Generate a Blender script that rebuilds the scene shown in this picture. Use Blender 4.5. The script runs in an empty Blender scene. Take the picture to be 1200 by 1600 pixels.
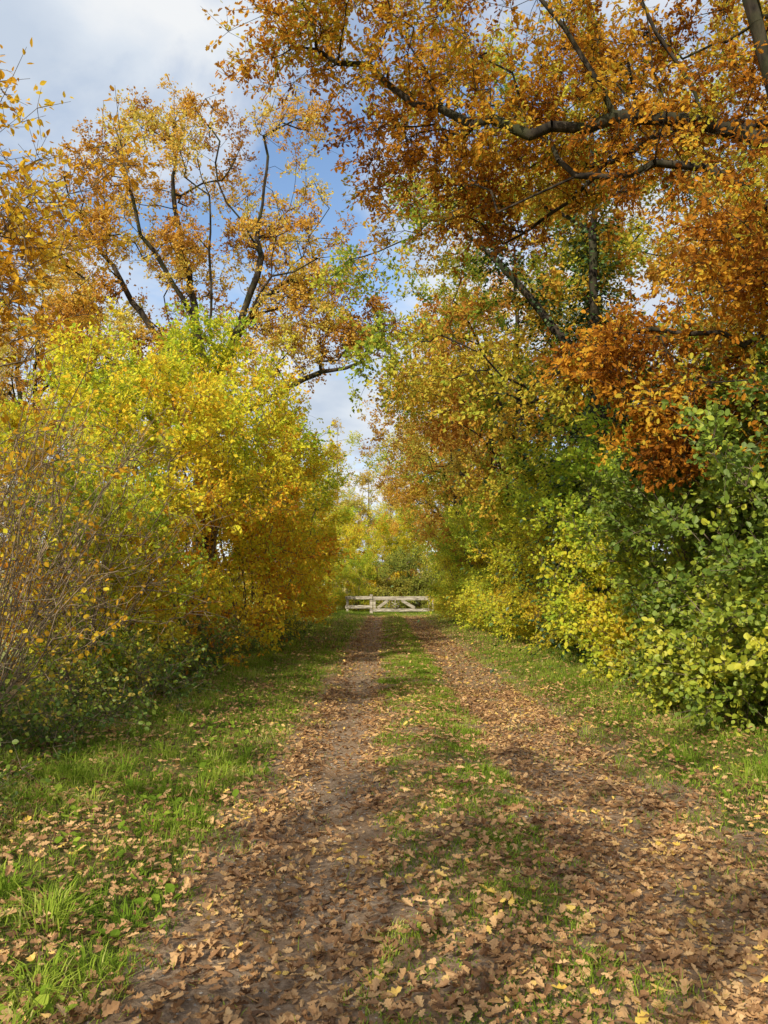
import bpy, math, bmesh
import numpy as np
from mathutils import Vector
rng = np.random.default_rng(11)
scene = bpy.context.scene
COL = scene.collection

# ------------------------------------------------------------------ helpers
def unit(a):
    return a / np.maximum(np.linalg.norm(a, axis=-1, keepdims=True), 1e-9)

def noise2(x, y, s=1.0, seed=0.0):
    x = x / s + seed * 3.1; y = y / s - seed * 1.7
    v = (np.sin(x * 1.7 + 1.3 * np.sin(y * 1.1 + seed)) + np.sin(y * 2.1 + 1.7 * np.sin(x * 0.9 + 2))
         + 0.6 * np.sin(x * 3.9 + y * 2.7 + 1.5 * np.sin(y * 2.3)) + 0.6 * np.sin(y * 4.3 - x * 3.1 + 1.2 * np.sin(x * 2.9)))
    return v / 3.2

def H(x, y):
    x = np.asarray(x, float); y = np.asarray(y, float)
    fade = np.clip((60 - y) / 10, 0, 1) * np.clip((y + 8) / 4, 0, 1)
    z = (-0.05 * np.exp(-((x + 0.45) / 0.32) ** 2) - 0.05 * np.exp(-((x - 1.55) / 0.38) ** 2)
         + 0.03 * np.exp(-((x - 0.5) / 0.4) ** 2)) * fade
    z = z + 0.09 * np.clip((np.abs(x - 0.5) - 1.7) / 1.5, 0, 1) * fade
    near = np.clip((70 - np.hypot(x, y)) / 30, 0, 1)
    return z + (0.018 * noise2(x, y, 0.8) + 0.03 * noise2(x, y, 2.7, 2)) * near

class Parts:
    def __init__(self): self.p = []
    def add(self, V, F, rnd=None, mi=0):
        if rnd is None: rnd = np.full(len(F), 0.5)
        self.p.append((np.asarray(V, float).reshape(-1, 3), np.asarray(F, int), np.asarray(rnd, float), mi))
    def mesh(self, name, mats, smooth=False):
        me = bpy.data.meshes.new(name)
        V = np.concatenate([p[0] for p in self.p])
        off = 0; loops = []; sizes = []; rn = []; mis = []
        for v, f, r, mi in self.p:
            loops.append((f + off).ravel()); sizes.append(np.full(len(f), f.shape[1]))
            rn.append(r); mis.append(np.full(len(f), mi)); off += len(v)
        loops = np.concatenate(loops).astype(np.int32); sizes = np.concatenate(sizes)
        rn = np.concatenate(rn).astype(np.float32); mis = np.concatenate(mis).astype(np.int32)
        me.vertices.add(len(V)); me.vertices.foreach_set("co", V.astype(np.float32).ravel())
        me.loops.add(len(loops)); me.loops.foreach_set("vertex_index", loops)
        me.polygons.add(len(sizes))
        st = np.concatenate([[0], np.cumsum(sizes)[:-1]]).astype(np.int32)
        me.polygons.foreach_set("loop_start", st)
        me.polygons.foreach_set("material_index", mis)
        me.update(calc_edges=True)
        a = me.attributes.new("rnd", 'FLOAT', 'FACE'); a.data.foreach_set("value", rn)
        me.polygons.foreach_set("use_smooth", np.full(len(sizes), smooth))
        for m in mats: me.materials.append(m)
        me.update()
        return me

def obj(name, data, parent=None, loc=(0, 0, 0)):
    o = bpy.data.objects.new(name, data)
    COL.objects.link(o); o.location = loc
    if parent is not None: o.parent = parent
    return o

def tag(o, label, category, group=None, kind=None):
    o["label"] = label; o["category"] = category
    if group: o["group"] = group
    if kind: o["kind"] = kind

def tubes(P0, P1, r0, r1, s):
    n = len(P0); d = unit(P1 - P0)
    ref = np.where((np.abs(d[:, 2]) < 0.9)[:, None], np.array([0, 0, 1.0]), np.array([1.0, 0, 0]))
    u = unit(np.cross(d, ref)); v = np.cross(d, u)
    a = 2 * math.pi * np.arange(s) / s
    ring = np.cos(a)[None, :, None] * u[:, None] + np.sin(a)[None, :, None] * v[:, None]
    A = P0[:, None] + ring * np.reshape(r0, (-1, 1, 1)) * np.ones((n, 1, 1))
    B = P1[:, None] + ring * np.reshape(r1, (-1, 1, 1)) * np.ones((n, 1, 1))
    V = np.concatenate([A, B], 1).reshape(-1, 3)
    j = np.arange(s); k = (j + 1) % s
    f = np.stack([j, s + j, s + k, k], 1)
    F = (f[None] + (np.arange(n) * 2 * s)[:, None, None]).reshape(-1, 4)
    return V, F

def half(pts):
    L = [(0, 0, 0)] + [(-x, y, z) for x, y, z in pts] + [(0, 1, 0)] + [(x, y, z) for x, y, z in reversed(pts)]
    n = len(pts)
    f1 = [0] + list(range(n + 1, 0, -1)); f2 = [0] + list(range(len(L) - 1, n, -1))
    return np.array(L, float), np.array([f1, f2])
def hz_(pts): return half([(x, y, .32 * x + .10 * (y - .5) ** 2) for x, y in pts])
T_DIA = (np.array([(0, 0, 0), (-.34, .5, .1), (0, 1, 0), (.34, .5, .1)], float), np.array([[0, 2, 1], [0, 3, 2]]))
T_OVAL = half([(.22, .12, .05), (.38, .4, .1), (.32, .7, .08), (.12, .92, .03)])
T_POINT = half([(.14, .1, .04), (.27, .35, .09), (.24, .6, .07), (.1, .85, .03)])
T_OAK = hz_([(.04, .08), (.14, .17), (.18, .24), (.11, .31), (.21, .38), (.29, .46), (.26, .53), (.16, .56), (.26, .65), (.28, .74), (.18, .79), (.14, .84), (.12, .94)])
T_OAKS = hz_([(.06, .14), (.2, .27), (.13, .37), (.3, .5), (.17, .61), (.26, .77), (.11, .93)])
def curled():
    rows = [(.02, 0), (.16, .16), (.12, .32), (.29, .47), (.17, .6), (.27, .75), (.1, .92), (.01, 1)]
    V = []
    for w_, y in rows:
        zz_ = .42 * (y - .45) ** 2
        V += [(-w_, y, zz_ + 1.6 * w_ * w_ + .12 * w_), (0, y, zz_), (w_, y, zz_ + 1.6 * w_ * w_ + .12 * w_)]
    F = []
    for i in range(len(rows) - 1):
        a = i * 3; F += [(a, a + 1, a + 4, a + 3), (a + 1, a + 2, a + 5, a + 4)]
    return np.array(V, float), np.array(F)
T_CURL = curled()

def leaves(P, Y, N, S, T, curl=None):
    TV, TF = T; n = len(P); m = len(TV)
    X = unit(np.cross(Y, N)); Z = np.cross(X, Y)
    c = np.ones(n) if curl is None else curl
    S = S[:, None, None]
    V = P[:, None] + S * (TV[None, :, 0:1] * X[:, None] + TV[None, :, 1:2] * Y[:, None] + (TV[None, :, 2:3] * c[:, None, None]) * Z[:, None])
    F = (TF[None] + (np.arange(n) * m)[:, None, None]).reshape(-1, TF.shape[1])
    return V.reshape(-1, 3), F

def grow(limbs, targets, w=0.3, step=0.45, jit=0.07, rtip=0.006, rroot=0.3):
    cap = 200 + sum(40 * len(l) for l in limbs) + len(targets) * 14
    N = np.zeros((cap, 3)); par = -np.ones(cap, int); pl = np.zeros(cap); n = 0
    for li, line in enumerate(limbs):
        line = np.array(line, float)
        if n == 0:
            N[0] = line[0]; n = 1; cur = 0
        else:
            cur = int(np.argmin(np.linalg.norm(N[:n] - line[0], axis=1)))
        for a, b in zip(line[:-1], line[1:]):
            L = np.linalg.norm(b - a); k = max(2, int(L / step))
            for i in range(1, k + 1):
                p = a + (b - a) * i / k + rng.normal(size=3) * jit * step * (1.25 if li > 0 else .5)
                N[n] = p; par[n] = cur; pl[n] = pl[cur] + np.linalg.norm(p - N[cur]); cur = n; n += 1
    base = N[:n].copy()
    d0 = np.array([np.min(np.linalg.norm(base - t, axis=1)) for t in targets])
    tips = []
    for ti in np.argsort(d0):
        t = targets[ti]
        dv = np.linalg.norm(N[:n] - t, axis=1)
        cur = int(np.argmin(dv + w * pl[:n])); L = dv[cur]
        k = min(12, max(1, int(round(L / step))))
        a = N[cur].copy(); bend = rng.normal(size=3) * 0.12 * L; bend[2] += 0.06 * L
        for i in range(1, k + 1):
            f = i / k
            p = a + (t - a) * f + bend * 2 * f * (1 - f)
            if i < k: p = p + rng.normal(size=3) * jit * step
            N[n] = p; par[n] = cur; pl[n] = pl[cur] + np.linalg.norm(p - N[cur]); cur = n; n += 1
        tips.append(cur)
    N = N[:n]; par = par[:n]
    ischild = np.zeros(n); np.add.at(ischild, par[par >= 0], 1)
    nt = max(2, int((ischild == 0).sum()))
    p = math.log(nt) / math.log(rroot / rtip)
    acc = np.where(ischild == 0, rtip ** p, 0.0)
    for i in range(n - 1, 0, -1): acc[par[i]] += acc[i]
    return N, par, acc ** (1 / p), np.array(tips)

def wood(P, N, par, r, flare=0.0, mi=0):
    i = np.arange(1, len(N)); a = N[par[i]]; b = N[i]
    r1 = r[i]; r0 = np.minimum(r[par[i]], r1 * 1.3)
    if flare:
        z0 = np.maximum(a[:, 2] - N[0, 2], 0); z1 = np.maximum(b[:, 2] - N[0, 2], 0)
        r0 = r0 * (1 + flare * np.exp(-z0 / 0.35)); r1 = r1 * (1 + flare * np.exp(-z1 / 0.35))
    a2 = a - unit(b - a) * (r0 * 0.3)[:, None]
    for lo, hi, s in ((0.05, 9, 10), (0.012, 0.05, 6), (0, 0.012, 3)):
        m = (r[i] >= lo) & (r[i] < hi)
        if m.any():
            V, F = tubes(a2[m], b[m], r0[m], r1[m], s); P.add(V, F, None, mi)

def foliage(P, PW, C, cv, nt, tl, nl, ls, T, up=0.15, centre=None, droop=0.3, twr=0.0035, outw=0.6):
    n = len(C); A = np.repeat(C, nt, 0); cvr = np.repeat(cv, nt)
    D = rng.normal(size=(n * nt, 3))
    if centre is not None: D = unit(D) + unit(A - centre) * outw
    D[:, 2] += up; D = unit(D)
    L = tl * rng.uniform(.45, 1.25, n * nt); E = A + D * L[:, None]
    if PW is not None:
        V, F = tubes(A, E, np.full(len(A), twr), np.full(len(A), twr * .5), 3); PW.add(V, F)
    t = rng.uniform(.12, 1.05, (n * nt, nl))
    Pp = (A[:, None] + (E - A)[:, None] * t[..., None]).reshape(-1, 3) + rng.normal(size=(n * nt * nl, 3)) * ls * .35
    Y = np.repeat(D, nl, 0) + rng.normal(size=Pp.shape) * .75; Y[:, 2] -= droop; Y = unit(Y)
    Nn = rng.normal(size=Pp.shape) * .65; Nn[:, 2] += .7; Nn[:, 1] -= .5; Nn[:, 0] -= .15
    S = ls * rng.uniform(.55, 1.2, len(Pp))
    V, F = leaves(Pp, Y, unit(Nn), S, T, rng.uniform(-.5, 2.5, len(Pp)))
    rr = np.clip(np.repeat(cvr, nl) + rng.normal(size=len(Pp)) * .16, 0, 1)
    P.add(V, F, np.repeat(rr, len(T[1])))

def ell(c, rad, n, shell=0.45):
    d = unit(rng.normal(size=(n, 3))); f = rng.uniform(0, 1, (n, 1)) ** shell
    return np.array(c) + d * f * np.array(rad)

def clumps(c, rad, nc, rc, per, shell=.45):
    K = ell(c, rad, nc, shell)
    val = rng.uniform(0, 1, nc)
    pts = np.repeat(K, per, 0) + rng.normal(size=(nc * per, 3)) * rc * np.array([.55, .55, .4])
    return pts, np.repeat(val, per)

# ------------------------------------------------------------------ materials
def newmat(name):
    m = bpy.data.materials.new(name); m.use_nodes = True
    nt = m.node_tree; nt.nodes.clear()
    return m, nt, nt.nodes, nt.links

def ramp(nodes, stops):
    r = nodes.new("ShaderNodeValToRGB"); e = r.color_ramp.elements
    while len(e) > 1: e.remove(e[-1])
    e[0].position = stops[0][0]; e[0].color = (*stops[0][1], 1)
    for p, c in stops[1:]:
        x = e.new(p); x.color = (*c, 1)
    return r

def leafmat(name, stops, trans=0.4, nscale=0.5, gloss=0.0, gain=1.07):
    m, nt, N, L = newmat(name)
    at = N.new("ShaderNodeAttribute"); at.attribute_name = "rnd"
    geo = N.new("ShaderNodeNewGeometry")
    no = N.new("ShaderNodeTexNoise"); no.inputs["Scale"].default_value = nscale; no.inputs["Detail"].default_value = 1
    L.new(geo.outputs["Position"], no.inputs["Vector"])
    ma = N.new("ShaderNodeMath"); ma.operation = 'MULTIPLY_ADD'; ma.inputs[1].default_value = 1.1; ma.inputs[2].default_value = -0.55
    L.new(no.outputs["Fac"], ma.inputs[0])
    ad = N.new("ShaderNodeMath"); ad.operation = 'ADD'; ad.use_clamp = True
    L.new(at.outputs["Fac"], ad.inputs[0]); L.new(ma.outputs[0], ad.inputs[1])
    st = [(p_, tuple(min(.95, c_ * gain) for c_ in c)) for p_, c in stops]
    r = ramp(N, st); L.new(ad.outputs[0], r.inputs[0])
    d = N.new("ShaderNodeBsdfDiffuse"); t = N.new("ShaderNodeBsdfTranslucent")
    L.new(r.outputs["Color"], d.inputs["Color"]); L.new(r.outputs["Color"], t.inputs["Color"])
    a = N.new("ShaderNodeMixShader"); a.inputs[0].default_value = trans
    L.new(d.outputs[0], a.inputs[1]); L.new(t.outputs[0], a.inputs[2])
    last = a
    if gloss > 0:
        g = N.new("ShaderNodeBsdfGlossy"); g.inputs["Roughness"].default_value = .5; g.inputs["Color"].default_value = (.9, .85, .75, 1)
        b = N.new("ShaderNodeMixShader"); b.inputs[0].default_value = gloss
        L.new(a.outputs[0], b.inputs[1]); L.new(g.outputs[0], b.inputs[2]); last = b
    o = N.new("ShaderNodeOutputMaterial"); L.new(last.outputs[0], o.inputs[0])
    return m

def barkmat(name, c1, c2, moss=None, scale=9, bump=.5):
    m, nt, N, L = newmat(name)
    geo = N.new("ShaderNodeNewGeometry"); mp = N.new("ShaderNodeMapping"); mp.inputs["Scale"].default_value = (1, 1, .3)
    L.new(geo.outputs["Position"], mp.inputs["Vector"])
    no = N.new("ShaderNodeTexNoise"); no.inputs["Scale"].default_value = scale; no.inputs["Detail"].default_value = 4
    L.new(mp.outputs[0], no.inputs["Vector"])
    r = ramp(N, [(.35, c1), (.65, c2)]); L.new(no.outputs["Fac"], r.inputs[0])
    col = r.outputs["Color"]
    if moss:
        n2 = N.new("ShaderNodeTexNoise"); n2.inputs["Scale"].default_value = 1.6; n2.inputs["Detail"].default_value = 4
        L.new(geo.outputs["Position"], n2.inputs["Vector"])
        r2 = ramp(N, [(.5, (0, 0, 0)), (.66, (.8, .8, .8))]); L.new(n2.outputs["Fac"], r2.inputs[0])
        mx = N.new("ShaderNodeMixRGB"); mx.inputs[2].default_value = (*moss, 1)
        L.new(r2.outputs["Color"], mx.inputs[0]); L.new(col, mx.inputs[1]); col = mx.outputs[0]
    p = N.new("ShaderNodeBsdfPrincipled"); p.inputs["Roughness"].default_value = .9
    p.inputs["Specular IOR Level"].default_value = .12
    L.new(col, p.inputs["Base Color"])
    if bump > .3:
        bp = N.new("ShaderNodeBump"); bp.inputs["Strength"].default_value = bump; bp.inputs["Distance"].default_value = .05
        L.new(no.outputs["Fac"], bp.inputs["Height"]); L.new(bp.outputs[0], p.inputs["Normal"])
    o = N.new("ShaderNodeOutputMaterial"); L.new(p.outputs[0], o.inputs[0])
    return m

M_oak = leafmat("oak_leaf_orange", [(0, (.24, .085, .015)), (.25, (.45, .175, .02)), (.5, (.62, .28, .03)), (.75, (.70, .39, .04)), (1, (.56, .50, .06))], .44, .8, gain=1.02)
M_oakgold = leafmat("oak_leaf_gold", [(0, (.42, .20, .04)), (.3, (.64, .34, .055)), (.6, (.72, .46, .08)), (1, (.66, .57, .12))], .44)
M_mass = leafmat("tree_leaf_mixed", [(0, (.46, .20, .04)), (.25, (.62, .38, .05)), (.5, (.66, .54, .07)), (.8, (.46, .49, .06)), (1, (.22, .31, .04))], .45, .35)
M_hazel = leafmat("hazel_leaf_yellow", [(0, (.64, .26, .03)), (.2, (.77, .50, .04)), (.5, (.78, .67, .05)), (.8, (.60, .63, .05)), (1, (.32, .44, .04))], .45, .6, gain=1.1)
M_hazelm = leafmat("hazel_leaf_lime", [(0, (.66, .46, .04)), (.35, (.70, .65, .06)), (.7, (.50, .57, .05)), (1, (.24, .35, .04))], .46, .6, gain=1.08)
M_hazelg = leafmat("hazel_leaf_green", [(0, (.60, .56, .05)), (.24, (.38, .44, .045)), (.55, (.19, .27, .03)), (1, (.10, .165, .022))], .40, .9, gloss=.03, gain=1.0)
M_olive = leafmat("thicket_leaf_olive", [(0, (.44, .36, .06)), (.4, (.34, .36, .06)), (1, (.15, .20, .04))], .38, .4, gain=1.0)
M_yel = leafmat("cherry_leaf_yellow", [(0, (.54, .25, .02)), (.5, (.68, .38, .03)), (1, (.78, .56, .05))], .45)
M_pale = leafmat("birch_leaf_pale", [(0, (.56, .38, .08)), (.5, (.68, .54, .12)), (1, (.50, .52, .11))], .45)
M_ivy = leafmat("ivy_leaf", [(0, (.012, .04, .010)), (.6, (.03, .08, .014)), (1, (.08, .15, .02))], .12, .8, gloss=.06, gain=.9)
M_bram = leafmat("bramble_leaf", [(0, (.05, .10, .02)), (.5, (.11, .19, .025)), (.85, (.28, .35, .04)), (1, (.55, .40, .04))], .35, 1.2, gloss=.03, gain=1)
M_litter = leafmat("fallen_leaf", [(0, (.12, .06, .03)), (.3, (.29, .15, .065)), (.6, (.48, .275, .12)), (.85, (.63, .40, .18)), (1, (.74, .50, .10))], .15, 1.4, gloss=.02, gain=1.03)
M_grass = leafmat("grass_blade", [(0, (.08, .14, .015)), (.4, (.20, .30, .028)), (.8, (.40, .48, .06)), (1, (.60, .54, .20))], .4, 1.2)
M_wood = leafmat("distant_wood_leaf", [(0, (.18, .16, .07)), (.5, (.34, .28, .10)), (1, (.46, .38, .14))], .3, .05)
B_oak = barkmat("oak_bark", (.013, .010, .008), (.070, .054, .038), (.045, .048, .02))
B_haz = barkmat("hazel_bark", (.09, .065, .045), (.26, .20, .13), None, 30, .2)
B_twig = barkmat("bare_twig_bark", (.15, .105, .065), (.38, .28, .18), None, 20, .2)

def groundmat(name, path):
    m, nt, N, L = newmat(name)
    geo = N.new("ShaderNodeNewGeometry")
    def noise(s, d=6, rough=.6):
        n = N.new("ShaderNodeTexNoise"); n.inputs["Scale"].default_value = s; n.inputs["Detail"].default_value = d
        n.inputs["Roughness"].default_value = rough; L.new(geo.outputs["Position"], n.inputs["Vector"]); return n
    n1 = noise(1.3); n2 = noise(22, 8, .7); n3 = noise(70, 4)
    if path:
        r1 = ramp(N, [(.32, (.12, .078, .046)), (.5, (.28, .195, .125)), (.68, (.48, .36, .25))])
        L.new(n2.outputs["Fac"], r1.inputs[0])
        r2 = ramp(N, [(.35, (.19, .105, .052)), (.65, (.40, .25, .13))]); L.new(n3.outputs["Fac"], r2.inputs[0])
        f = ramp(N, [(.40, (.1, .1, .1)), (.62, (.8, .8, .8))]); L.new(n1.outputs["Fac"], f.inputs[0])
    else:
        r1 = ramp(N, [(.3, (.035, .05, .012)), (.5, (.09, .11, .025)), (.7, (.18, .16, .05))])
        L.new(n2.outputs["Fac"], r1.inputs[0])
        r2 = ramp(N, [(.35, (.12, .08, .04)), (.65, (.26, .175, .085))]); L.new(n3.outputs["Fac"], r2.inputs[0])
        f = ramp(N, [(.42, (.1, .1, .1)), (.60, (.85, .85, .85))]); L.new(n1.outputs["Fac"], f.inputs[0])
    mx = N.new("ShaderNodeMixRGB"); L.new(f.outputs["Color"], mx.inputs[0]); L.new(r1.outputs["Color"], mx.inputs[1]); L.new(r2.outputs["Color"], mx.inputs[2])
    col = mx.outputs[0]
    if not path:
        ln = N.new("ShaderNodeVectorMath"); ln.operation = 'LENGTH'
        mp = N.new("ShaderNodeMapping"); mp.inputs["Scale"].default_value = (6, .85, 0); L.new(geo.outputs["Position"], mp.inputs[0]); L.new(mp.outputs[0], ln.inputs[0])
        mr = N.new("ShaderNodeMapRange"); mr.inputs[1].default_value = 44; mr.inputs[2].default_value = 56; L.new(ln.outputs["Value"], mr.inputs[0])
        nb = noise(.05, 3); rb = ramp(N, [(.35, (.16, .22, .05)), (.65, (.36, .33, .13))]); L.new(nb.outputs["Fac"], rb.inputs[0])
        m2 = N.new("ShaderNodeMixRGB"); L.new(mr.outputs[0], m2.inputs[0]); L.new(col, m2.inputs[1]); L.new(rb.outputs["Color"], m2.inputs[2]); col = m2.outputs[0]
    p = N.new("ShaderNodeBsdfPrincipled"); p.inputs["Roughness"].default_value = .95; p.inputs["Specular IOR Level"].default_value = .1
    L.new(col, p.inputs["Base Color"])
    b = N.new("ShaderNodeBump"); b.inputs["Strength"].default_value = .9; b.inputs["Distance"].default_value = .03
    L.new(n2.outputs["Fac"], b.inputs["Height"]); L.new(b.outputs[0], p.inputs["Normal"])
    o = N.new("ShaderNodeOutputMaterial"); L.new(p.outputs[0], o.inputs[0])
    return m
M_ground = groundmat("meadow_ground", False); M_path = groundmat("track_earth", True)

# ------------------------------------------------------------------ ground + path
def gridmesh(xs, ys, dz, mat, name, wob=False):
    X, Y = np.meshgrid(xs, ys)
    if wob:   # ragged margins
        w_ = .16 * noise2(X * 0 + 1, Y, .45, 3) + .10 * noise2(X * 0 + 2, Y, .17, 5)
        k0 = np.zeros_like(X); k0[:, 0] = 1; k0[:, 1] = .6; k1 = np.zeros_like(X); k1[:, -1] = 1; k1[:, -2] = .6
        X = X + w_ * k0 - (.16 * noise2(X * 0 + 4, Y, .5, 8) + .1 * noise2(X * 0 + 2, Y, .19, 2)) * k1
    V = np.stack([X, Y, H(X, Y) + dz], -1).reshape(-1, 3)
    nx = len(xs); ny = len(ys)
    i, j = np.meshgrid(np.arange(nx - 1), np.arange(ny - 1))
    a = (j * nx + i).ravel(); F = np.stack([a, a + 1, a + nx + 1, a + nx], 1)
    P = Parts(); P.add(V, F); return P.mesh(name, [mat], True)
xs = np.concatenate([[-700, -400, -200, -100, -60, -40, -25, -16, -12], np.arange(-9, 9.01, .15), [12, 16, 25, 40, 60, 100, 200, 400, 700]])
ys = np.concatenate([[-700, -300, -120, -60, -30, -15], np.arange(-9, 20, .15), np.arange(20, 66, .5), [70, 80, 100, 140, 200, 400, 900]])
g = obj("ground", gridmesh(xs, ys, 0, M_ground, "ground")); tag(g, "grassy verge and meadow ground around the track", "ground", kind="structure")
px = xs[(xs > -1.22) & (xs < 2.41)]; py = ys[(ys > -9.1) & (ys < 50)]
p = obj("path", gridmesh(px, py, .005, M_path, "path", True)); tag(p, "earthen farm track with two wheel ruts strewn with leaves", "path", kind="structure")

# ------------------------------------------------------------------ grass
def gdens(x, y):
    n = noise2(x, y, .55, 1); n2 = noise2(x, y, 1.9, 4); n3 = noise2(x, y, .23, 5)
    e = 0.15 * noise2(x * 0 + 3, y, .9, 6) + .16 * n + .12 * n3
    d = np.zeros_like(x)
    d = np.where(x < -.92 + e, .85 + .5 * n2 + .3 * n, d)
    strip = (x > .03 + e) & (x < 1.02 + e)
    d = np.where(strip, np.clip(.75 + .45 * n + .3 * n2 + .35 * n3, 0, 1) * np.clip(.6 + (y - 3) / 5, .6, 1), d)
    right = 2.15 + e
    d = np.where(x > right, .85 + .4 * n2 + .3 * n, d)
    d = np.where((x > 1.02 + e) & (x <= right), .06 + .4 * (n + n3 > .4), d)
    d = np.where((x >= -.92 + e) & (x <= .03 + e), .03 + .18 * (n + n3 > .6), d)
    d = np.where(y > 46, .9, d)
    return np.clip(d, 0, 1)
GP = Parts()
def grass(n, x0, x1, y0, y1, hmin, hmax, wd, fine):
    x = rng.uniform(x0, x1, n); y = rng.uniform(y0, y1, n)
    d = gdens(x, y); k = rng.uniform(0, 1, n) < d; x = x[k]; y = y[k]; n = len(x)
    tuft = np.clip(.75 + .8 * noise2(x, y, .3, 9), .25, 1.7)
    strip = (x > -1.0) & (x < 2.1)
    h = rng.uniform(hmin, hmax, n) * tuft * np.where(strip, .68, 1.0)
    h = h * np.where((x < -2.2) | (x > 3.2), 1.4, 1)
    a = rng.uniform(0, 2 * math.pi, n); lean = rng.uniform(.3, 1.5, n) * h
    dx = np.cos(a); dy = np.sin(a); b = np.stack([x, y, H(x, y) - .005], 1)
    w = np.stack([-dy, dx, np.zeros(n)], 1) * (wd * rng.uniform(.6, 1.3, n))[:, None]
    dr = np.stack([dx, dy, np.zeros(n)], 1) * lean[:, None]; up = np.stack([np.zeros(n), np.zeros(n), h], 1)
    r = np.clip(.5 + .22 * noise2(x, y, .6, 3) + rng.normal(size=n) * .2, 0, 1)
    if fine:
        V = np.stack([b - w, b + w, b + up * .62 + dr * .35 + w * .8, b + up * .62 + dr * .35 - w * .8], 1).reshape(-1, 3)
        GP.add(V, np.arange(n)[:, None] * 4 + np.array([0, 1, 2, 3]), r)
        V = np.stack([b + up * .62 + dr * .35 - w * .8, b + up * .62 + dr * .35 + w * .8, b + up * .9 + dr], 1).reshape(-1, 3)
        GP.add(V, np.arange(n)[:, None] * 3 + np.array([0, 1, 2]), r)
    else:
        V = np.stack([b - w, b + w, b + up + dr * .8], 1).reshape(-1, 3)
        GP.add(V, np.arange(n)[:, None] * 3 + np.array([0, 1, 2]), r)
grass(130000, -4.2, 4.6, 2.2, 8.5, .03, .10, .0026, True)
grass(32000, -.1, 1.2, 2.2, 8.5, .03, .10, .003, True)
grass(160000, -4.6, 5.5, 8.5, 20, .04, .12, .0045, False)
grass(46000, -.1, 1.2, 8.5, 20, .05, .12, .006, False)
grass(90000, -5.0, 6, 20, 60, .05, .15, .010, False)
grass(32000, -.1, 1.2, 20, 52, .06, .12, .012, False)
for i in range(70):
    left = i < 42
    cx = rng.uniform(-3.0, -1.2) if left else rng.uniform(2.5, 4.2); cy = rng.uniform(2.5, 7.5) if left else rng.uniform(4.0, 14)
    n = 80; x = cx + rng.normal(size=n) * .06; y = cy + rng.normal(size=n) * .06
    a = np.arctan2(y - cy, x - cx) + rng.normal(size=n) * .5; h = rng.uniform(.06, .17, n) * rng.uniform(.6, 1.3); l = h * rng.uniform(.4, 1.6, n)
    dx = np.cos(a); dy = np.sin(a); b = np.stack([x, y, H(x, y) - .005], 1)
    w = np.stack([-dy, dx, a * 0], 1) * (.003 * rng.uniform(.7, 1.3, n))[:, None]; dr = np.stack([dx, dy, a * 0], 1) * l[:, None]; up = np.stack([a * 0, a * 0, h], 1)
    r = np.clip(rng.uniform(.35, .75) + rng.normal(size=n) * .12, 0, 1)
    V = np.stack([b - w, b + w, b + up * .7 + dr * .35 + w, b + up * .7 + dr * .35 - w], 1).reshape(-1, 3)
    GP.add(V, np.arange(n)[:, None] * 4 + np.array([0, 1, 2, 3]), r)
    V = np.stack([b + up * .7 + dr * .35 - w, b + up * .7 + dr * .35 + w, b + up * .85 + dr], 1).reshape(-1, 3)
    GP.add(V, np.arange(n)[:, None] * 3 + np.array([0, 1, 2]), r)
n = 4000; x = np.where(rng.uniform(size=n) < .65, rng.uniform(-3.8, -1.0, n), rng.uniform(2.5, 4.6, n)); y = rng.uniform(2.4, 12, n)
k = noise2(x, y, .5, 12) > .05; x = x[k]; y = y[k]; n = len(x)
a = rng.uniform(0, 6.28, n); Yd = unit(np.stack([np.cos(a), np.sin(a), rng.uniform(.1, .8, n)], 1))
V, F = leaves(np.stack([x, y, H(x, y) + rng.uniform(.01, .05, n)], 1), Yd, unit(np.stack([rng.normal(size=n) * .3, rng.normal(size=n) * .3, np.ones(n)], 1)), rng.uniform(.03, .075, n), T_OVAL)
GP.add(V, F, np.repeat(rng.uniform(.15, .65, n), 2))
o = obj("grass", GP.mesh("grass", [M_grass])); tag(o, "short green grass and weeds with fallen leaves caught in it", "grass", kind="stuff")

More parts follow.
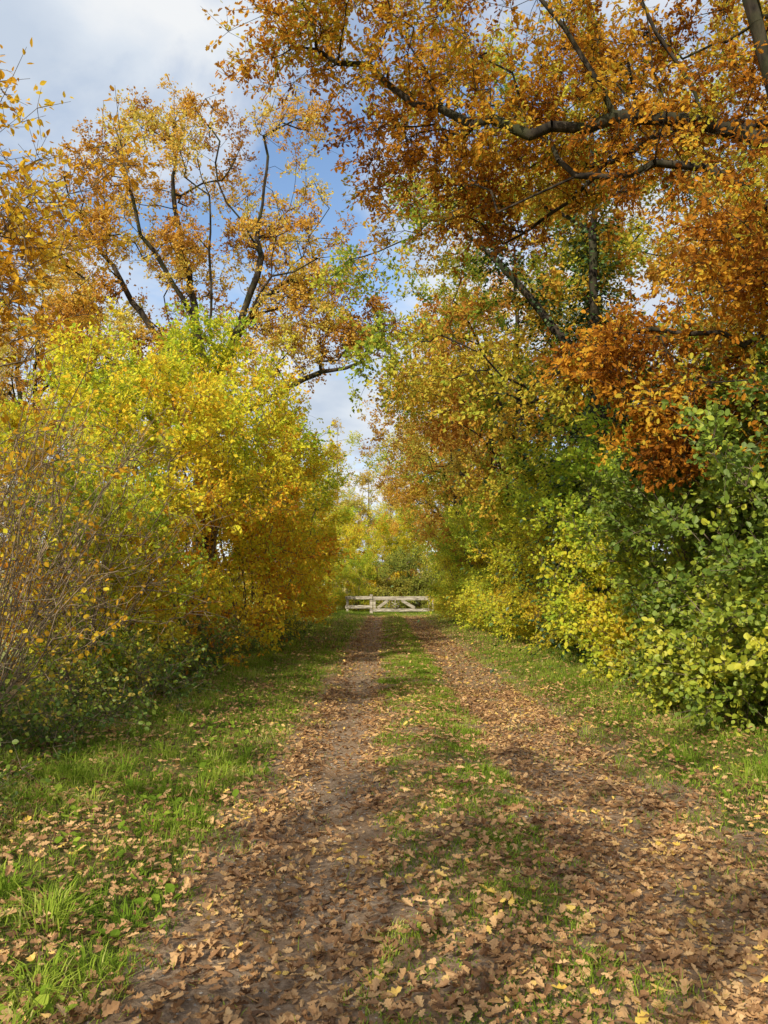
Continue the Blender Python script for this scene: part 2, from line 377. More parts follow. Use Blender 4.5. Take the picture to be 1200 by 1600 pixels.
# ------------------------------------------------------------------ leaf litter
LP = Parts()
def litter(n, x0, x1, y0, y1, T, s, zup=.02, cl=(-1.5, 3.0)):
    x = rng.uniform(x0, x1, n); y = rng.uniform(y0, y1, n)
    n1 = noise2(x, y, .5, 7); n2 = noise2(x, y, 1.6, 8); n3 = noise2(x, y, .2, 3)
    d = .76 + .34 * n1 + .22 * n2 + .35 * n3
    bare = np.exp(-((x + .38 + .12 * noise2(y * 0, y, 1.2)) / .26) ** 2) * np.clip((y - 3.4) / 1.8, 0, 1)
    d = d * (1 - .72 * bare)
    d = d * (1 - .15 * np.exp(-((x - 1.5) / .3) ** 2) * np.clip((y - 6) / 3, 0, 1))
    d = np.where((x > .05) & (x < 1.0), d * np.clip(.72 - (y - 3) / 10, .36, .72), d)
    d = np.where(x < -.9, d * np.where(y < 6, .38, .26), d); d = np.where(x > 2.15, d * np.clip(.8 - (y - 3) / 6, .26, .8), d)
    k = rng.uniform(0, 1, n) < d; x = x[k]; y = y[k]; n = len(x)
    grassy = (x < -.95) | (x > 2.2) | ((x > .1) & (x < .95))
    z = H(x, y) + .005 + rng.uniform(0, zup, n) + np.where(grassy, rng.uniform(0, .04, n), 0)
    a = rng.uniform(0, 2 * math.pi, n)
    Y = unit(np.stack([np.cos(a), np.sin(a), rng.normal(size=n) * .3], 1))
    fl = np.where(rng.uniform(size=n) < .35, -1.0, 1.0)
    N = unit(np.stack([rng.normal(size=n) * .5, rng.normal(size=n) * .5, fl], 1))
    V, F = leaves(np.stack([x, y, z], 1), Y, N, s * rng.uniform(.4, 1.35, n), T, rng.uniform(cl[0], cl[1], n))
    LP.add(V, F, np.repeat(np.clip(rng.beta(1.8, 1.8, n), 0, 1), len(T[1])))
litter(20000, -4, 4.2, 2.2, 6.5, T_OAK, .055)
litter(32000, -4, 4.2, 2.2, 6.5, T_CURL, .055, .022, (.6, 2.2))
litter(82000, -4, 4.5, 6.5, 13, T_OAKS, .054)
litter(120000, -4.5, 5.5, 13, 48, T_DIA, .068)
o = obj("fallen_leaves", LP.mesh("fallen_leaves", [M_litter])); tag(o, "brown curled oak leaves scattered thickly over the track", "leaves", kind="stuff")

SP = Parts(); n = 4200
x = np.where(rng.uniform(size=n) < .7, rng.normal(-.42, .25, n), rng.normal(1.5, .3, n)); y = rng.uniform(2.3, 18, n)
c = np.stack([x, y, H(x, y) + .005], 1); oc = np.array([(1, 0, 0), (-1, 0, 0), (0, 1, 0), (0, -1, 0), (0, 0, .7), (0, 0, -.7)], float)
V = c[:, None] + oc[None] * rng.uniform(.004, .014, (n, 1, 3)) + rng.normal(size=(n, 6, 3)) * .001
f = np.array([(0, 2, 4), (2, 1, 4), (1, 3, 4), (3, 0, 4), (2, 0, 5), (1, 2, 5), (3, 1, 5), (0, 3, 5)])
SP.add(V.reshape(-1, 3), (f[None] + (np.arange(n) * 6)[:, None, None]).reshape(-1, 3))
M_stone = barkmat("gravel_stone", (.18, .15, .11), (.46, .39, .31), None, 25, .2)
o = obj("gravel", SP.mesh("gravel", [M_stone])); tag(o, "small grey stones pressed into the wheel ruts", "gravel", kind="stuff")

# ------------------------------------------------------------------ plants
def plant(name, loc, meshes, label, cat, group=None, rot=0, sc=1.0):
    e = obj(name, None, None, loc); e.empty_display_size = .5
    e.rotation_euler = (0, 0, rot); e.scale = (sc,) * 3 if not isinstance(sc, tuple) else sc
    for nm, me in meshes: obj(nm, me, e)
    tag(e, label, cat, group); return e

def tree_meshes(nm, limbs, tg, cv, rroot, leafT, ls, nt, nl, tl, mleaf, mbark, centre, w=.3, step=.5, rtip=.005, flare=.5, keep=1.0, jit=.09, ivy=False, droop=.3):
    N, par, r, tips = grow(limbs, tg, w, step, jit, rtip, rroot)
    W = Parts(); C = Parts(); wood(W, N, par, r, flare)
    tp = N[tips]
    idx = np.array([int(np.argmin(np.sum((tg - t) ** 2, 1))) for t in tp]); cvt = cv[idx]
    if keep < 1:
        k = rng.uniform(size=len(tp)) < keep; tp = tp[k]; cvt = cvt[k]
    foliage(C, W, tp, cvt, nt, tl, nl, ls, leafT, centre=np.array(centre), droop=droop)
    out = [("trunk", W.mesh(nm + "_trunk", [mbark], True)), ("crown", C.mesh(nm + "_crown", [mleaf]))]
    if ivy:
        I = Parts(); m = (N[:, 2] < 12.5) & (r > .05)
        P0 = N[m]; rr = r[m]; rep = np.where((rr > .14), 760, 150)
        A = np.repeat(P0, rep, 0); a = rng.uniform(0, 2 * math.pi, len(A)); sp = .16 + .28 * (rr > .14)
        R_ = np.repeat(rr, rep) + rng.gamma(2, 1, len(A)) * np.repeat(sp, rep) * (1 + .4 * noise2(A[:, 2], a, .5))
        Pp = A + np.stack([np.cos(a) * R_, np.sin(a) * R_, rng.uniform(-.5, .5, len(A))], 1)
        out_ = unit(np.stack([np.cos(a), np.sin(a), np.full(len(A), -.5)], 1) + rng.normal(size=Pp.shape) * .4)
        Nn = unit(np.stack([np.cos(a), np.sin(a), np.full(len(A), .6)], 1) + rng.normal(size=Pp.shape) * .4)
        V, F = leaves(Pp, out_, Nn, rng.uniform(.07, .14, len(A)), T_DIA)
        I.add(V, F, np.repeat(rng.uniform(size=len(A)), 2)); out.append(("ivy", I.mesh(nm + "_ivy", [M_ivy])))
    return out

B = np.array([5.9, 9.0, 0.0])
def rel(l): return [tuple(np.array(p) - B) for p in l]
limbs = [rel(l) for l in [
    [(5.9, 9, 0), (5.5, 9, 3.5), (5.0, 9, 7), (4.5, 9, 9.5), (4.5, 9.2, 13)],
    [(5.0, 9, 6.8), (4.1, 9.1, 7.4), (3.0, 9.3, 7.6), (1.9, 9.6, 7.6), (.7, 10.1, 8.2), (-.9, 10.2, 9.3)],
    [(5.4, 9, 5.6), (4.3, 8.9, 6.5), (3.4, 9.0, 6.8), (2.6, 9.2, 6.3), (1.9, 9.6, 5.3)],
    [(5.0, 9, 7.3), (3.9, 10.4, 8.1), (2.6, 11.8, 7.6), (1.3, 13, 7.2)],
    [(5.5, 9, 4.2), (4.8, 8.3, 5.0), (4.2, 7.7, 4.6), (3.7, 7.3, 3.9)],
    [(4.5, 9, 9.5), (3.2, 7, 10.8), (1.5, 4.5, 11.3)],
    [(4.5, 9, 9.5), (6.5, 11, 11), (8.3, 12.5, 12)],
    [(5.3, 9, 4.9), (6.8, 8.6, 6.2), (8.6, 8.2, 7.2)],
    [(4.5, 9.1, 10), (2.8, 9.4, 10.0), (.8, 9.8, 10.4)],
    [(3.0, 9.3, 7.6), (2.3, 9.2, 8.8), (1.2, 9.1, 9.6)], [(4.1, 9.1, 7.4), (3.4, 9.0, 8.6), (2.9, 8.8, 9.7)], [(3.4, 9.0, 6.8), (2.6, 9.9, 7.1), (1.6, 10.3, 6.8)],
]]
segs = [((3.0, 10.5, 10.0), (4.8, 3.4, 1.8), 78, .85, 9), ((4.6, 8.7, 5.0), (1.4, 1.4, 1.9), 36, .6, 9),
        ((2.8, 9.5, 4.4), (.6, .8, .8), 7, .4, 8), ((3.4, 9.2, 3.5), (.8, .8, .7), 8, .4, 9), ((-.9, 10.2, 9.6), (1.7, 1.2, .7), 11, .5, 8),
        ((1.6, 11.8, 8.2), (2.6, 1.8, 1.2), 24, .7, 8), ((7.6, 9.5, 8.5), (3, 3.5, 4), 20, .8, 8),
        ((1.2, 10.3, 8.4), (1.7, .8, .8), 12, .6, 8), ((3.7, 9.3, 7.3), (1.0, .8, .7), 8, .55, 8)]
tg = []; cv = []
for s in segs:
    a, b = clumps(*s); tg.append(a); cv.append(b)
tg = np.concatenate(tg) - B; cv = np.concatenate(cv)
k = (tg[:, 2] > 2.3); tg = tg[k]; cv = cv[k]
ms = tree_meshes("near_oak", limbs, tg, cv, .22, T_OAKS, .082, 6, 9, .38, M_oak, B_oak, (-1, 0, 7), w=.22, step=.38, rtip=.0042, jit=.10)
plant("oak_tree", B, ms, "old oak with long dark limbs over the track, orange-brown leaves", "tree")

def lefty(nm, n1, n2, ls, nt, nl):
    L_ = [[(0, 0, 0), (.1, 0, 4), (0, 0, 7.0)],
          [(0, 0, 7.0), (-.3, 0, 9.5), (-.9, .2, 12), (-1.3, .2, 15.5)],
          [(0, 0, 7.0), (.9, .1, 9.2), (1.5, 0, 11.5), (1.6, 0, 15.2)],
          [(0, 0, 6.4), (-1.6, 0, 9.2), (-3.0, .2, 11.2), (-4.2, 0, 13.2)],
          [(0, 0, 6.0), (1.8, 0, 7.2), (3.4, 0, 7.9), (5.2, -.3, 8.3)],
          [(.9, .1, 9.2), (2.4, .2, 11.2), (3.6, 0, 13)],
          [(-.3, 0, 9.5), (-1.8, -.6, 11.8), (-2.6, -.8, 14.5)], [(1.5, 0, 11.5), (.4, -.6, 13.4), (.2, -.8, 15.8)],
          [(0, 0, 6.2), (-2.2, 0, 7.5), (-4.3, 0, 8.6)], [(0, 0, 6.8), (.3, -1, 9.5), (.4, -1.6, 12.5)], [(.9, .1, 9.2), (1.9, -.8, 10.4), (3.2, -1, 11)]]
    a, b = clumps((-.4, .5, 12.3), (5.1, 2.8, 5.3), n1, .7, 10, .36)
    a2, b2 = clumps((3.6, 0, 9.3), (2.0, 1.4, 1.2), n2, .5, 10)
    a3, b3 = clumps((-3.6, 0, 9), (2.2, 1.6, 1.6), n2, .55, 10)
    tg = np.concatenate([a, a2, a3]); cv = np.concatenate([b, b2, b3])
    return tree_meshes(nm, L_, tg, cv, .34, T_DIA, ls, nt, nl, .38, M_oakgold, B_oak, (0, 0, 9), w=.25, step=.5, rtip=.0065)
ms = lefty("open_oak", 122, 15, .098, 6, 9)
plant("oak_tree", (-5.2, 22, 0), ms, "tall open-crowned oak with golden leaves behind the hedge", "tree")
ms2 = lefty("thin_oak", 50, 5, .10, 5, 8)
plant("oak_tree", (-14.5, 31, 0), ms, "golden oak with forking limbs standing beyond the hedge", "tree", rot=2.4, sc=.95)
plant("oak_tree", (-5.2, -7.5, 0), ms2, "open golden oak shading the track entrance", "tree", rot=1.4, sc=.66)
plant("oak_tree", (-9.0, -2.5, 0), ms2, "open golden oak shading the track entrance", "tree", rot=3.0, sc=.55)

def rowtree(nm, mleaf, h, rad, cc_, nc, ivy=False, ls=.13):
    L_ = [[(0, 0, 0), (.1, .1, 4), (-.1, 0, 8), (0, .1, h * .85)],
          [(0, 0, 5), (1.5, .4, 7), (3, .8, 8.5)],
          [(0, 0, 6), (-1.5, .4, 8.5), (-3.2, .6, 10.5)], [(0, 0, 6.5), (.3, 1.7, 9), (.6, 3, 11)]]
    if not ivy: L_ += [[(0, 0, 3.5), (-1.6, 0, 5.5), (-3.6, .2, 6.6)], [(0, 0, 4.5), (-.2, -1.8, 6), (-.5, -3.2, 7)]]
    a, b = clumps(cc_, rad, nc, .9, 10, .42)
    a[:, 2] = np.maximum(a[:, 2], 2.4 + rng.uniform(0, 1, len(a)))
    if ivy:
        k = ~((a[:, 1] < .4) & (np.abs(a[:, 0] + .3) < 1.5)); a = a[k]; b = b[k]
    return tree_meshes(nm, L_, a, b, .30, T_DIA, ls, 6, 8, .5, mleaf, B_oak, (cc_[0], cc_[1], cc_[2] - 2), w=.25, step=.55, ivy=ivy)
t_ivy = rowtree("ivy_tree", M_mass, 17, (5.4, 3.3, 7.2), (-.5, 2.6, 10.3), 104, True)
t_a = rowtree("row_tree_a", M_mass, 16, (5.3, 4.4, 7), (0, 0, 9.8), 100)
t_b = rowtree("row_tree_b", M_oakgold, 15, (5.1, 4.4, 6.6), (0, 0, 9.2), 95)
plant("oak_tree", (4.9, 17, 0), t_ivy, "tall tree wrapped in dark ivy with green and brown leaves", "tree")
RG = "trees in the row along the track"
plant("oak_tree", (4.7, 26, 0), t_a, "broad tree in mixed yellow, green and brown leaf", "tree", RG, 1.0)
plant("oak_tree", (4.7, 34, 0), t_b, "golden brown tree in the row beside the track", "tree", RG, 2.2)
plant("oak_tree", (4.3, 43, 0), t_a, "broad tree in mixed yellow, green and brown leaf", "tree", RG, 4.0, 1.0)
plant("oak_tree", (5.2, 60, 0), t_b, "golden brown tree in the row beside the track", "tree", RG, .4)
plant("oak_tree", (10.5, 15, 0), t_b, "golden brown tree standing behind the row", "tree", RG, 3.0)
plant("oak_tree", (12, 27, 0), t_a, "broad tree in mixed yellow, green and brown leaf", "tree", RG, 5.1)

def bush(nm, mleaf, h, R_, ntg, nst, ls, nt, nl, T, tl=.35, keep=1.0, bark=None, zmin=.35, rtip=.004, rroot=.055, w=.12, jit=.1, skirt=0, straight=False, sprays=0, bias=0):
    L_ = [[(0, 0, 0), (0, 0, .12)]]
    for i in range(nst):
        a = i * 2.4 + rng.uniform(-.3, .3); q = rng.uniform(.25, .95 if straight else .75) * R_; hh = h * rng.uniform(.55, .95 if straight else .85)
        L_.append([(0, 0, .05), (math.cos(a) * q * .35, math.sin(a) * q * .35, hh * .35), (math.cos(a) * q * .7, math.sin(a) * q * .7, hh * .7), (math.cos(a) * q * 1.1, math.sin(a) * q * 1.1, hh)])
    a, b = clumps((0, 0, h * .53), (R_, R_, h * .5), ntg // 8, .42, 8, .4)
    a = a[a[:, 2] > zmin]
    if skirt:
        an = rng.uniform(0, 6.28, skirt); rr = R_ * rng.uniform(.45, .95, skirt)
        K = np.stack([np.cos(an) * rr, np.sin(an) * rr, rng.uniform(.25, .3 * h, skirt)], 1)
        a = np.concatenate([a, np.repeat(K, 6, 0) + rng.normal(size=(skirt * 6, 3)) * np.array([.2, .2, .13])]); a[:, 2] = np.maximum(a[:, 2], .12)
    if sprays:
        an = rng.uniform(0, 6.28, sprays); th = rng.uniform(.15, 1.25, sprays)
        d = np.stack([np.cos(an) * np.sin(th), np.sin(an) * np.sin(th), np.cos(th)], 1)
        st = np.array([0, 0, h * .53]) + d * np.array([R_, R_, h * .5]) * .9
        g_ = unit(d * np.array([1, 1, .6]) + np.array([0, 0, .6])); ln = rng.uniform(.5, 1.4, sprays)
        a = np.concatenate([a] + [st + g_ * (ln * f)[:, None] + rng.normal(size=st.shape) * .05 - np.array([0, 0, .25]) * (f * f) * rng.uniform(0, 1, (sprays, 1)) for f in (.2, .4, .6, .8, 1.0)])
    b = rng.uniform(0, 1, len(a)) * .5 + .22 + bias + .25 * noise2(a[:, 0], a[:, 2], .9, ntg * .01) + .4 * (a[:, 2] / h - .45)
    return tree_meshes(nm, L_, a, b, rroot, T, ls, nt, nl, tl, mleaf, bark or B_haz, (0, 0, h * .35), w=w, step=.4, rtip=rtip, flare=0, keep=keep, jit=jit)
hz = [bush("hazel_a", M_hazel, 5.9, 1.9, 430, 13, .09, 5, 8, T_DIA, .38, skirt=12, sprays=46), bush("hazel_b", M_hazel, 5.3, 1.8, 390, 12, .09, 5, 8, T_DIA, .38, skirt=12, sprays=44, bias=-.06)]
hs = bush("hazel_small", M_hazelm, 3.8, 1.6, 310, 9, .085, 6, 8, T_DIA, skirt=20, sprays=24)
hgm = bush("hazel_mid", M_hazelm, 3.9, 1.65, 310, 10, .08, 6, 8, T_OVAL, skirt=24, sprays=26, bias=.12)
hgr = bush("hazel_green", M_hazelg, 3.2, 1.75, 400, 12, .072, 6, 9, T_OVAL, .3, zmin=.2, skirt=24, sprays=26)
olv = bush("thicket_olive", M_olive, 4.0, 1.8, 340, 9, .13, 5, 6, T_DIA, skirt=16, sprays=10)
HG = "hazel bushes of the hedge"
zz = lambda x, y: float(H(x, y)) - .02
for i, (x, y, m, r_, s) in enumerate([(-4.5, 13.4, 1, 0, .97), (-4.0, 16.4, 0, 1, 1.06), (-3.6, 20, 1, 2.2, 1.14), (-3.6, 24, 0, 3.5, 1.07), (-4.1, 29, 1, 4.4, 1.1),
                                      (-4.4, 35, 0, 5.2, 1.02), (-4.8, 42, 1, .8, 1.0), (-5.2, 50, 0, 1.9, .9), (-6.6, 17.5, 0, 4.0, 1), (-7.4, 12.5, 1, 2.0, .9), (-3.2, 60, 0, 1, 1.15), (-.4, 63, 1, 4, 1.25), (2.4, 65, 0, 5, 1.25)]):
    plant("hazel_bush", (x, y, zz(x, y)), hz[m], "tall hazel bush with bright yellow-green leaves", "bush", HG, r_, s)
for i, (x, y, r_, s) in enumerate([(-4.0, 11.3, .5, .72), (5.1, 18.4, 2.2, 1.05), (4.9, 20.8, 3.1, 1.12), (4.7, 23.3, 4.2, 1.1), (4.6, 26, .3, 1.1), (4.5, 29, 5.1, 1.1), (4.4, 32.5, .1, 1.1), (4.4, 37, 2.1, 1.1), (4.4, 42, 1.4, 1.1), (4.6, 48, 2.4, 1.1), (-3.9, 55.5, 2.0, .8), (-1.9, 56.5, 3.3, .95)]):
    plant("hazel_bush", (x, y, zz(x, y)), hs, "rounded hazel bush with yellow-green leaves beside the verge", "bush", HG, r_, s)
for i, (x, y, r_, s) in enumerate([(5.1, 12.9, 4.1, 1.0), (5.1, 15.5, 1.1, 1.08)]):
    plant("hazel_bush", (x, y, zz(x, y)), hgm, "lime green hazel bush reaching down to the verge", "bush", HG, r_, s)
for i, (x, y, r_, s) in enumerate([(5.0, 8.5, 0, 1.05), (5.0, 10.7, 2, 1.08), (7.2, 8.0, 3.2, 1.15), (7.0, 11.5, 5.2, 1.25)]):
    plant("hazel_bush", (x, y, zz(x, y)), hgr, "dense green hazel bush with rounded leaves", "bush", "green hazel bushes", r_, s)
for i, (x, y, r_, s) in enumerate([(.5, 56.5, 0, .9), (2.6, 56, 2, .95), (4.6, 55.5, 4, 1.0), (6.4, 57, 3.2, 1.2)]):
    plant("thicket_bush", (x, y, 0), olv, "olive green thicket bush behind the gate", "bush", "thicket bushes behind the gate", r_, s)

tw = bush("bare_shrub", M_hazel, 4.6, 2.0, 1000, 52, .065, 2, 3, T_OVAL, .38, keep=.2, bark=B_twig, rtip=.0038, rroot=.035, w=.4, jit=.07, straight=True)
tw2 = bush("bare_shrub_b", M_yel, 3.4, 1.6, 700, 40, .065, 2, 3, T_OVAL, .34, keep=.18, bark=B_twig, rtip=.0036, rroot=.03, w=.4, jit=.07, straight=True)
for (x, y, m, r_, s) in [(-4.5, 8.6, tw, 0, 1.0), (-3.8, 7.3, tw2, 1.4, .85), (-5.9, 9.6, tw, 2.0, 1.1), (-4.9, 6.4, tw2, 3.0, 1.0), (-4.1, 10.4, tw2, 3.0, 1.1)]:
    plant("bare_shrub", (x, y, zz(x, y)), m, "tangled shrub of grey-brown bare twigs with few leaves", "bush", "bare shrubs in the hedge", r_, s)

L_ = [[(0, 0, 0), (.2, .2, 2), (.6, .4, 4), (1.0, .6, 6.6)], [(.2, .2, 2), (1.0, .5, 3.2), (1.9, .8, 3.7)], [(.5, .3, 3.4), (1.3, .7, 4.6), (2.0, .9, 5.4)], [(.3, .2, 2.6), (-.6, .8, 4), (-1, 1, 5.5)]]
a, b = clumps((1.2, .7, 4.5), (1.05, 1.0, 1.9), 36, .45, 6, .6)
a2, b2 = clumps((-.6, .5, 4.6), (1.4, 1.3, 1.8), 16, .5, 6)
ms = tree_meshes("yellow_tree", L_, np.concatenate([a, a2]), np.concatenate([b, b2]), .08, T_POINT, .07, 4, 5, .36, M_yel, B_haz, (0, 0, 3), w=.15, step=.3, rtip=.003, flare=.2, droop=.5)
plant("wild_cherry_tree", (-4.6, 5.6, 0), ms, "slender young tree with amber yellow pointed leaves over the verge", "tree")

br = bush("bramble", M_bram, .75, 1.0, 150, 12, .055, 3, 4, T_OVAL, .26, zmin=.03, rtip=.002, rroot=.012)
for i, (x, y, r_, s) in enumerate([(-3.6, 6.2, 0, .9), (-3.2, 7.8, 1, .85), (-3.3, 9.4, 2, 1.0), (-3.4, 11, 3, 1.0), (-4.3, 5.2, 4, 1.0), (-3.4, 13, 5, 1.1), (4.4, 11.9, 1, .8), (4.4, 13.9, 2, .8), (-3.0, 5.0, 2.5, .6), (-3.2, 16, .3, .9), (-3.0, 19, 1.3, .9), (-2.9, 22.5, 2.3, .9)]):
    plant("bramble_bush", (x, y, zz(x, y)), br, "low loose green bramble at the foot of the hedge", "bush", "brambles along the hedge foot", r_, s)

a, b = clumps((0, 0, 11.5), (2.6, 2.6, 9), 60, .8, 8, .5)
ms = tree_meshes("slender_tree", [[(0, 0, 0), (0, 0, 8), (0, 0, 19)]], a, b, .2, T_DIA, .21, 4, 6, .6, M_pale, B_haz, (0, 0, 5), w=.2, step=.7)
for x, y, r_, s in [(-4.8, 78, 0, 1.0), (-1.6, 80, 1, .85), (-8.5, 88, 2, .9), (2.6, 74, 3, .95), (-13, 84, 4, .8), (8, 76, 2, .9), (-3.4, 72, 5, .62), (.6, 73, 1, .72)]:
    plant("birch_tree", (x, y, 0), ms, "slender pale yellow birch beyond the gate", "tree", "slender trees beyond the gate", r_, s)

FP = Parts(); n = 26000
ang = rng.uniform(-1.3, 1.3, n); dist = rng.uniform(150, 200, n); x = np.sin(ang) * dist; y = np.cos(ang) * dist
top = 6 + 4 * (noise2(ang * 40, ang * 0, 1.0) + .5 * noise2(ang * 130, ang * 0, 1.))
z = rng.uniform(0, 1, n) ** .7 * np.maximum(top, 2.5)
V, F = leaves(np.stack([x, y, z], 1), unit(rng.normal(size=(n, 3))), unit(rng.normal(size=(n, 3))), rng.uniform(.8, 2.2, n), T_DIA)
FP.add(V, F, np.repeat(rng.uniform(size=n), 2))
o = obj("distant_woodland", FP.mesh("distant_woodland", [M_wood])); tag(o, "hazy autumn woodland edge across the fields", "woodland", kind="stuff")

# ------------------------------------------------------------------ gate and fence
def gatewood():
    m, nt, N, L = newmat("weathered_white_wood")
    geo = N.new("ShaderNodeNewGeometry"); mp = N.new("ShaderNodeMapping"); mp.inputs["Scale"].default_value = (.5, 1, 3)
    L.new(geo.outputs["Position"], mp.inputs["Vector"])
    no = N.new("ShaderNodeTexNoise"); no.inputs["Scale"].default_value = 4; no.inputs["Detail"].default_value = 8; no.inputs["Roughness"].default_value = .7
    L.new(mp.outputs[0], no.inputs["Vector"])
    r = ramp(N, [(.36, (.12, .10, .075)), (.5, (.34, .29, .22)), (.64, (.56, .50, .42))]); L.new(no.outputs["Fac"], r.inputs[0])
    p = N.new("ShaderNodeBsdfPrincipled"); p.inputs["Roughness"].default_value = .85; L.new(r.outputs["Color"], p.inputs["Base Color"])
    b = N.new("ShaderNodeBump"); b.inputs["Strength"].default_value = .4; L.new(no.outputs["Fac"], b.inputs["Height"]); L.new(b.outputs[0], p.inputs["Normal"])
    o = N.new("ShaderNodeOutputMaterial"); L.new(p.outputs[0], o.inputs[0]); return m
M_gate = gatewood(); M_iron = barkmat("rusty_iron", (.06, .05, .04), (.16, .12, .09), None, 30, .2)
def beam(name, p0, p1, hgt, dep, parent, mat=None):
    p0 = np.array(p0, float); p1 = np.array(p1, float); L_ = np.linalg.norm(p1 - p0)
    bm = bmesh.new(); bmesh.ops.create_cube(bm, size=1)
    for v in bm.verts: v.co.x *= L_; v.co.y *= dep; v.co.z *= hgt
    bmesh.ops.bevel(bm, geom=bm.edges[:], offset=.012, segments=2, affect='EDGES')
    me = bpy.data.meshes.new(name); bm.to_mesh(me); bm.free(); me.materials.append(mat or M_gate)
    o = obj(name, me, parent); o.location = (p0 + p1) / 2
    d = p1 - p0; o.rotation_euler = (0, -math.atan2(d[2], math.hypot(d[0], d[1])), math.atan2(d[1], d[0]))
    return o
GY = 53
ge = obj("gate", None, None, (-.74, GY, 0)); tag(ge, "weathered whitewashed wooden field gate with diagonal braces closing the track", "gate")
beam("rail", (0, 0, 1.0), (3.95, 0, 1.0), .26, .09, ge); beam("rail", (0, 0, .2), (3.95, 0, .2), .2, .09, ge)
beam("stile", (.09, -.002, .31), (.09, -.002, .865), .18, .07, ge); beam("stile", (3.85, -.002, .31), (3.85, -.002, .865), .16, .07, ge)
beam("brace", (.3, .005, .33), (1.02, .005, .855), .2, .07, ge); beam("brace", (1.95, .005, .855), (2.85, .005, .33), .2, .07, ge)
we = obj("wheel", None, ge, (1.5, -.09, .6))
WP = Parts(); a = np.linspace(0, 2 * math.pi, 25); ring = np.stack([np.cos(a) * .30, a * 0, np.sin(a) * .30], 1)
V, F = tubes(ring[:-1], ring[1:], np.full(24, .018), np.full(24, .018), 8); WP.add(V, F); obj("rim", WP.mesh("rim", [M_iron], True), we)
for i in range(6):
    t = i * math.pi / 3 + .5; SPK = Parts(); V, F = tubes(np.array([[math.cos(t) * .04, 0, math.sin(t) * .04]]), np.array([[math.cos(t) * .29, 0, math.sin(t) * .29]]), np.array([.024]), np.array([.018]), 6)
    SPK.add(V, F); obj("spoke", SPK.mesh("spoke", [M_gate], True), we)
HB = Parts(); V, F = tubes(np.array([[0, -.04, 0], [0, -.04, 0]]), np.array([[0, .04, 0], [0, -.05, 0]]), np.array([.05, .05]), np.array([.05, .001]), 12); HB.add(V, F); obj("hub", HB.mesh("hub", [M_gate], True), we)
fe = obj("fence", None, None, (-2.65, GY, 0)); tag(fe, "short weathered two-rail fence beside the gate", "fence")
beam("post", (1.78, 0, -.1), (1.78, 0, 1.26), .2, .18, fe); beam("post", (.15, .0, -.1), (.15, .0, 1.15), .16, .14, fe)
beam("rail", (0, -.12, 1.04), (1.86, -.12, 1.04), .22, .05, fe); beam("rail", (0, -.12, .42), (1.86, -.12, .42), .22, .05, fe)
pe = obj("gate_post", None, None, (3.34, GY, 0)); tag(pe, "weathered square post the gate closes against", "post"); beam("post_shaft", (0, 0, -.1), (0, 0, 1.16), .15, .15, pe); beam("post_cap", (-.1, 0, 1.175), (.1, 0, 1.175), .03, .2, pe)

# ------------------------------------------------------------------ light
EL, AZ = 33.0, -27.0   # sun behind the viewer, to the left
sx = math.sin(math.radians(AZ)) * math.cos(math.radians(EL)); sy = -math.cos(math.radians(AZ)) * math.cos(math.radians(EL)); sz = math.sin(math.radians(EL))
sl = bpy.data.lights.new("sun", 'SUN'); sl.energy = 5.0; sl.angle = math.radians(.53); sl.color = (1, .93, .76)
so = bpy.data.objects.new("sun", sl); COL.objects.link(so)
so.rotation_euler = Vector((sx, sy, sz)).to_track_quat('Z', 'Y').to_euler(); so.location = (sx * 30, sy * 30, 30)
w = bpy.data.worlds.new("World"); scene.world = w; w.use_nodes = True
N = w.node_tree.nodes; L = w.node_tree.links; N.clear()
sky = N.new("ShaderNodeTexSky"); sky.sky_type = 'NISHITA'; sky.sun_disc = False
sky.sun_elevation = math.radians(EL); sky.sun_rotation = math.atan2(sx, sy)
hs_ = N.new("ShaderNodeHueSaturation"); hs_.inputs["Saturation"].default_value = 1.05; hs_.inputs["Value"].default_value = 1.5; L.new(sky.outputs[0], hs_.inputs["Color"])
bg1 = N.new("ShaderNodeBackground"); bg1.inputs["Strength"].default_value = .15; L.new(hs_.outputs[0], bg1.inputs[0])
tc = N.new("ShaderNodeTexCoord"); sp = N.new("ShaderNodeSeparateXYZ"); L.new(tc.outputs["Generated"], sp.inputs[0])
az = N.new("ShaderNodeMath"); az.operation = 'MAXIMUM'; az.inputs[1].default_value = 0; L.new(sp.outputs[2], az.inputs[0])
ad = N.new("ShaderNodeMath"); ad.operation = 'ADD'; ad.inputs[1].default_value = .22; L.new(az.outputs[0], ad.inputs[0])
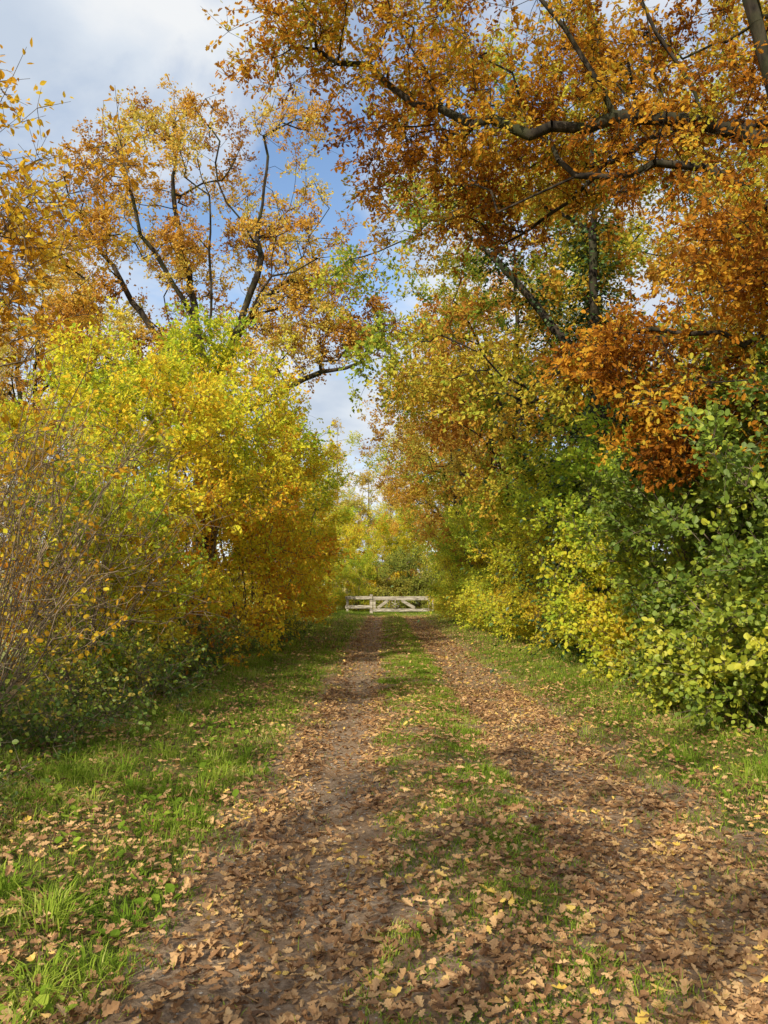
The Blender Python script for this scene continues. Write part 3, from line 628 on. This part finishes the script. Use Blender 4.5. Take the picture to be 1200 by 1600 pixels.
dx = N.new("ShaderNodeMath"); dx.operation = 'DIVIDE'; L.new(sp.outputs[0], dx.inputs[0]); L.new(ad.outputs[0], dx.inputs[1])
dy = N.new("ShaderNodeMath"); dy.operation = 'DIVIDE'; L.new(sp.outputs[1], dy.inputs[0]); L.new(ad.outputs[0], dy.inputs[1])
cb = N.new("ShaderNodeCombineXYZ"); L.new(dx.outputs[0], cb.inputs[0]); L.new(dy.outputs[0], cb.inputs[1]); cb.inputs[2].default_value = 2.3
n1 = N.new("ShaderNodeTexNoise"); n1.inputs["Scale"].default_value = 2.0; n1.inputs["Detail"].default_value = 8; n1.inputs["Roughness"].default_value = .55; n1.inputs["Distortion"].default_value = .35
L.new(cb.outputs[0], n1.inputs["Vector"])
cr = ramp(N, [(.36, (0, 0, 0)), (.54, (1, 1, 1))]); L.new(n1.outputs["Fac"], cr.inputs[0])
n2 = N.new("ShaderNodeTexNoise"); n2.inputs["Scale"].default_value = 3.0; n2.inputs["Detail"].default_value = 6; L.new(cb.outputs[0], n2.inputs["Vector"])
cc = ramp(N, [(.35, (.60, .69, .82)), (.5, (.76, .83, .92)), (.62, (.94, .96, .98))]); L.new(n2.outputs["Fac"], cc.inputs[0])
bg2 = N.new("ShaderNodeBackground"); bg2.inputs["Strength"].default_value = .95; L.new(cc.outputs["Color"], bg2.inputs[0])
mx = N.new("ShaderNodeMixShader"); L.new(cr.outputs["Color"], mx.inputs[0]); L.new(bg1.outputs[0], mx.inputs[1]); L.new(bg2.outputs[0], mx.inputs[2])
wo = N.new("ShaderNodeOutputWorld"); L.new(mx.outputs[0], wo.inputs[0])

# ------------------------------------------------------------------ camera
cd = bpy.data.cameras.new("camera"); cd.sensor_fit = 'VERTICAL'; cd.sensor_height = 36; cd.lens = 36 * 1202 / 1600
cd.clip_end = 3000; cd.clip_start = .05
co = bpy.data.objects.new("camera", cd); COL.objects.link(co); co.location = (0, 0, 1.6)
co.rotation_euler = (math.radians(90 + 5.75), 0, 0)
scene.camera = co
scene.view_settings.view_transform = 'Standard'; scene.view_settings.look = 'None'; scene.view_settings.exposure = 0; scene.view_settings.gamma = 1
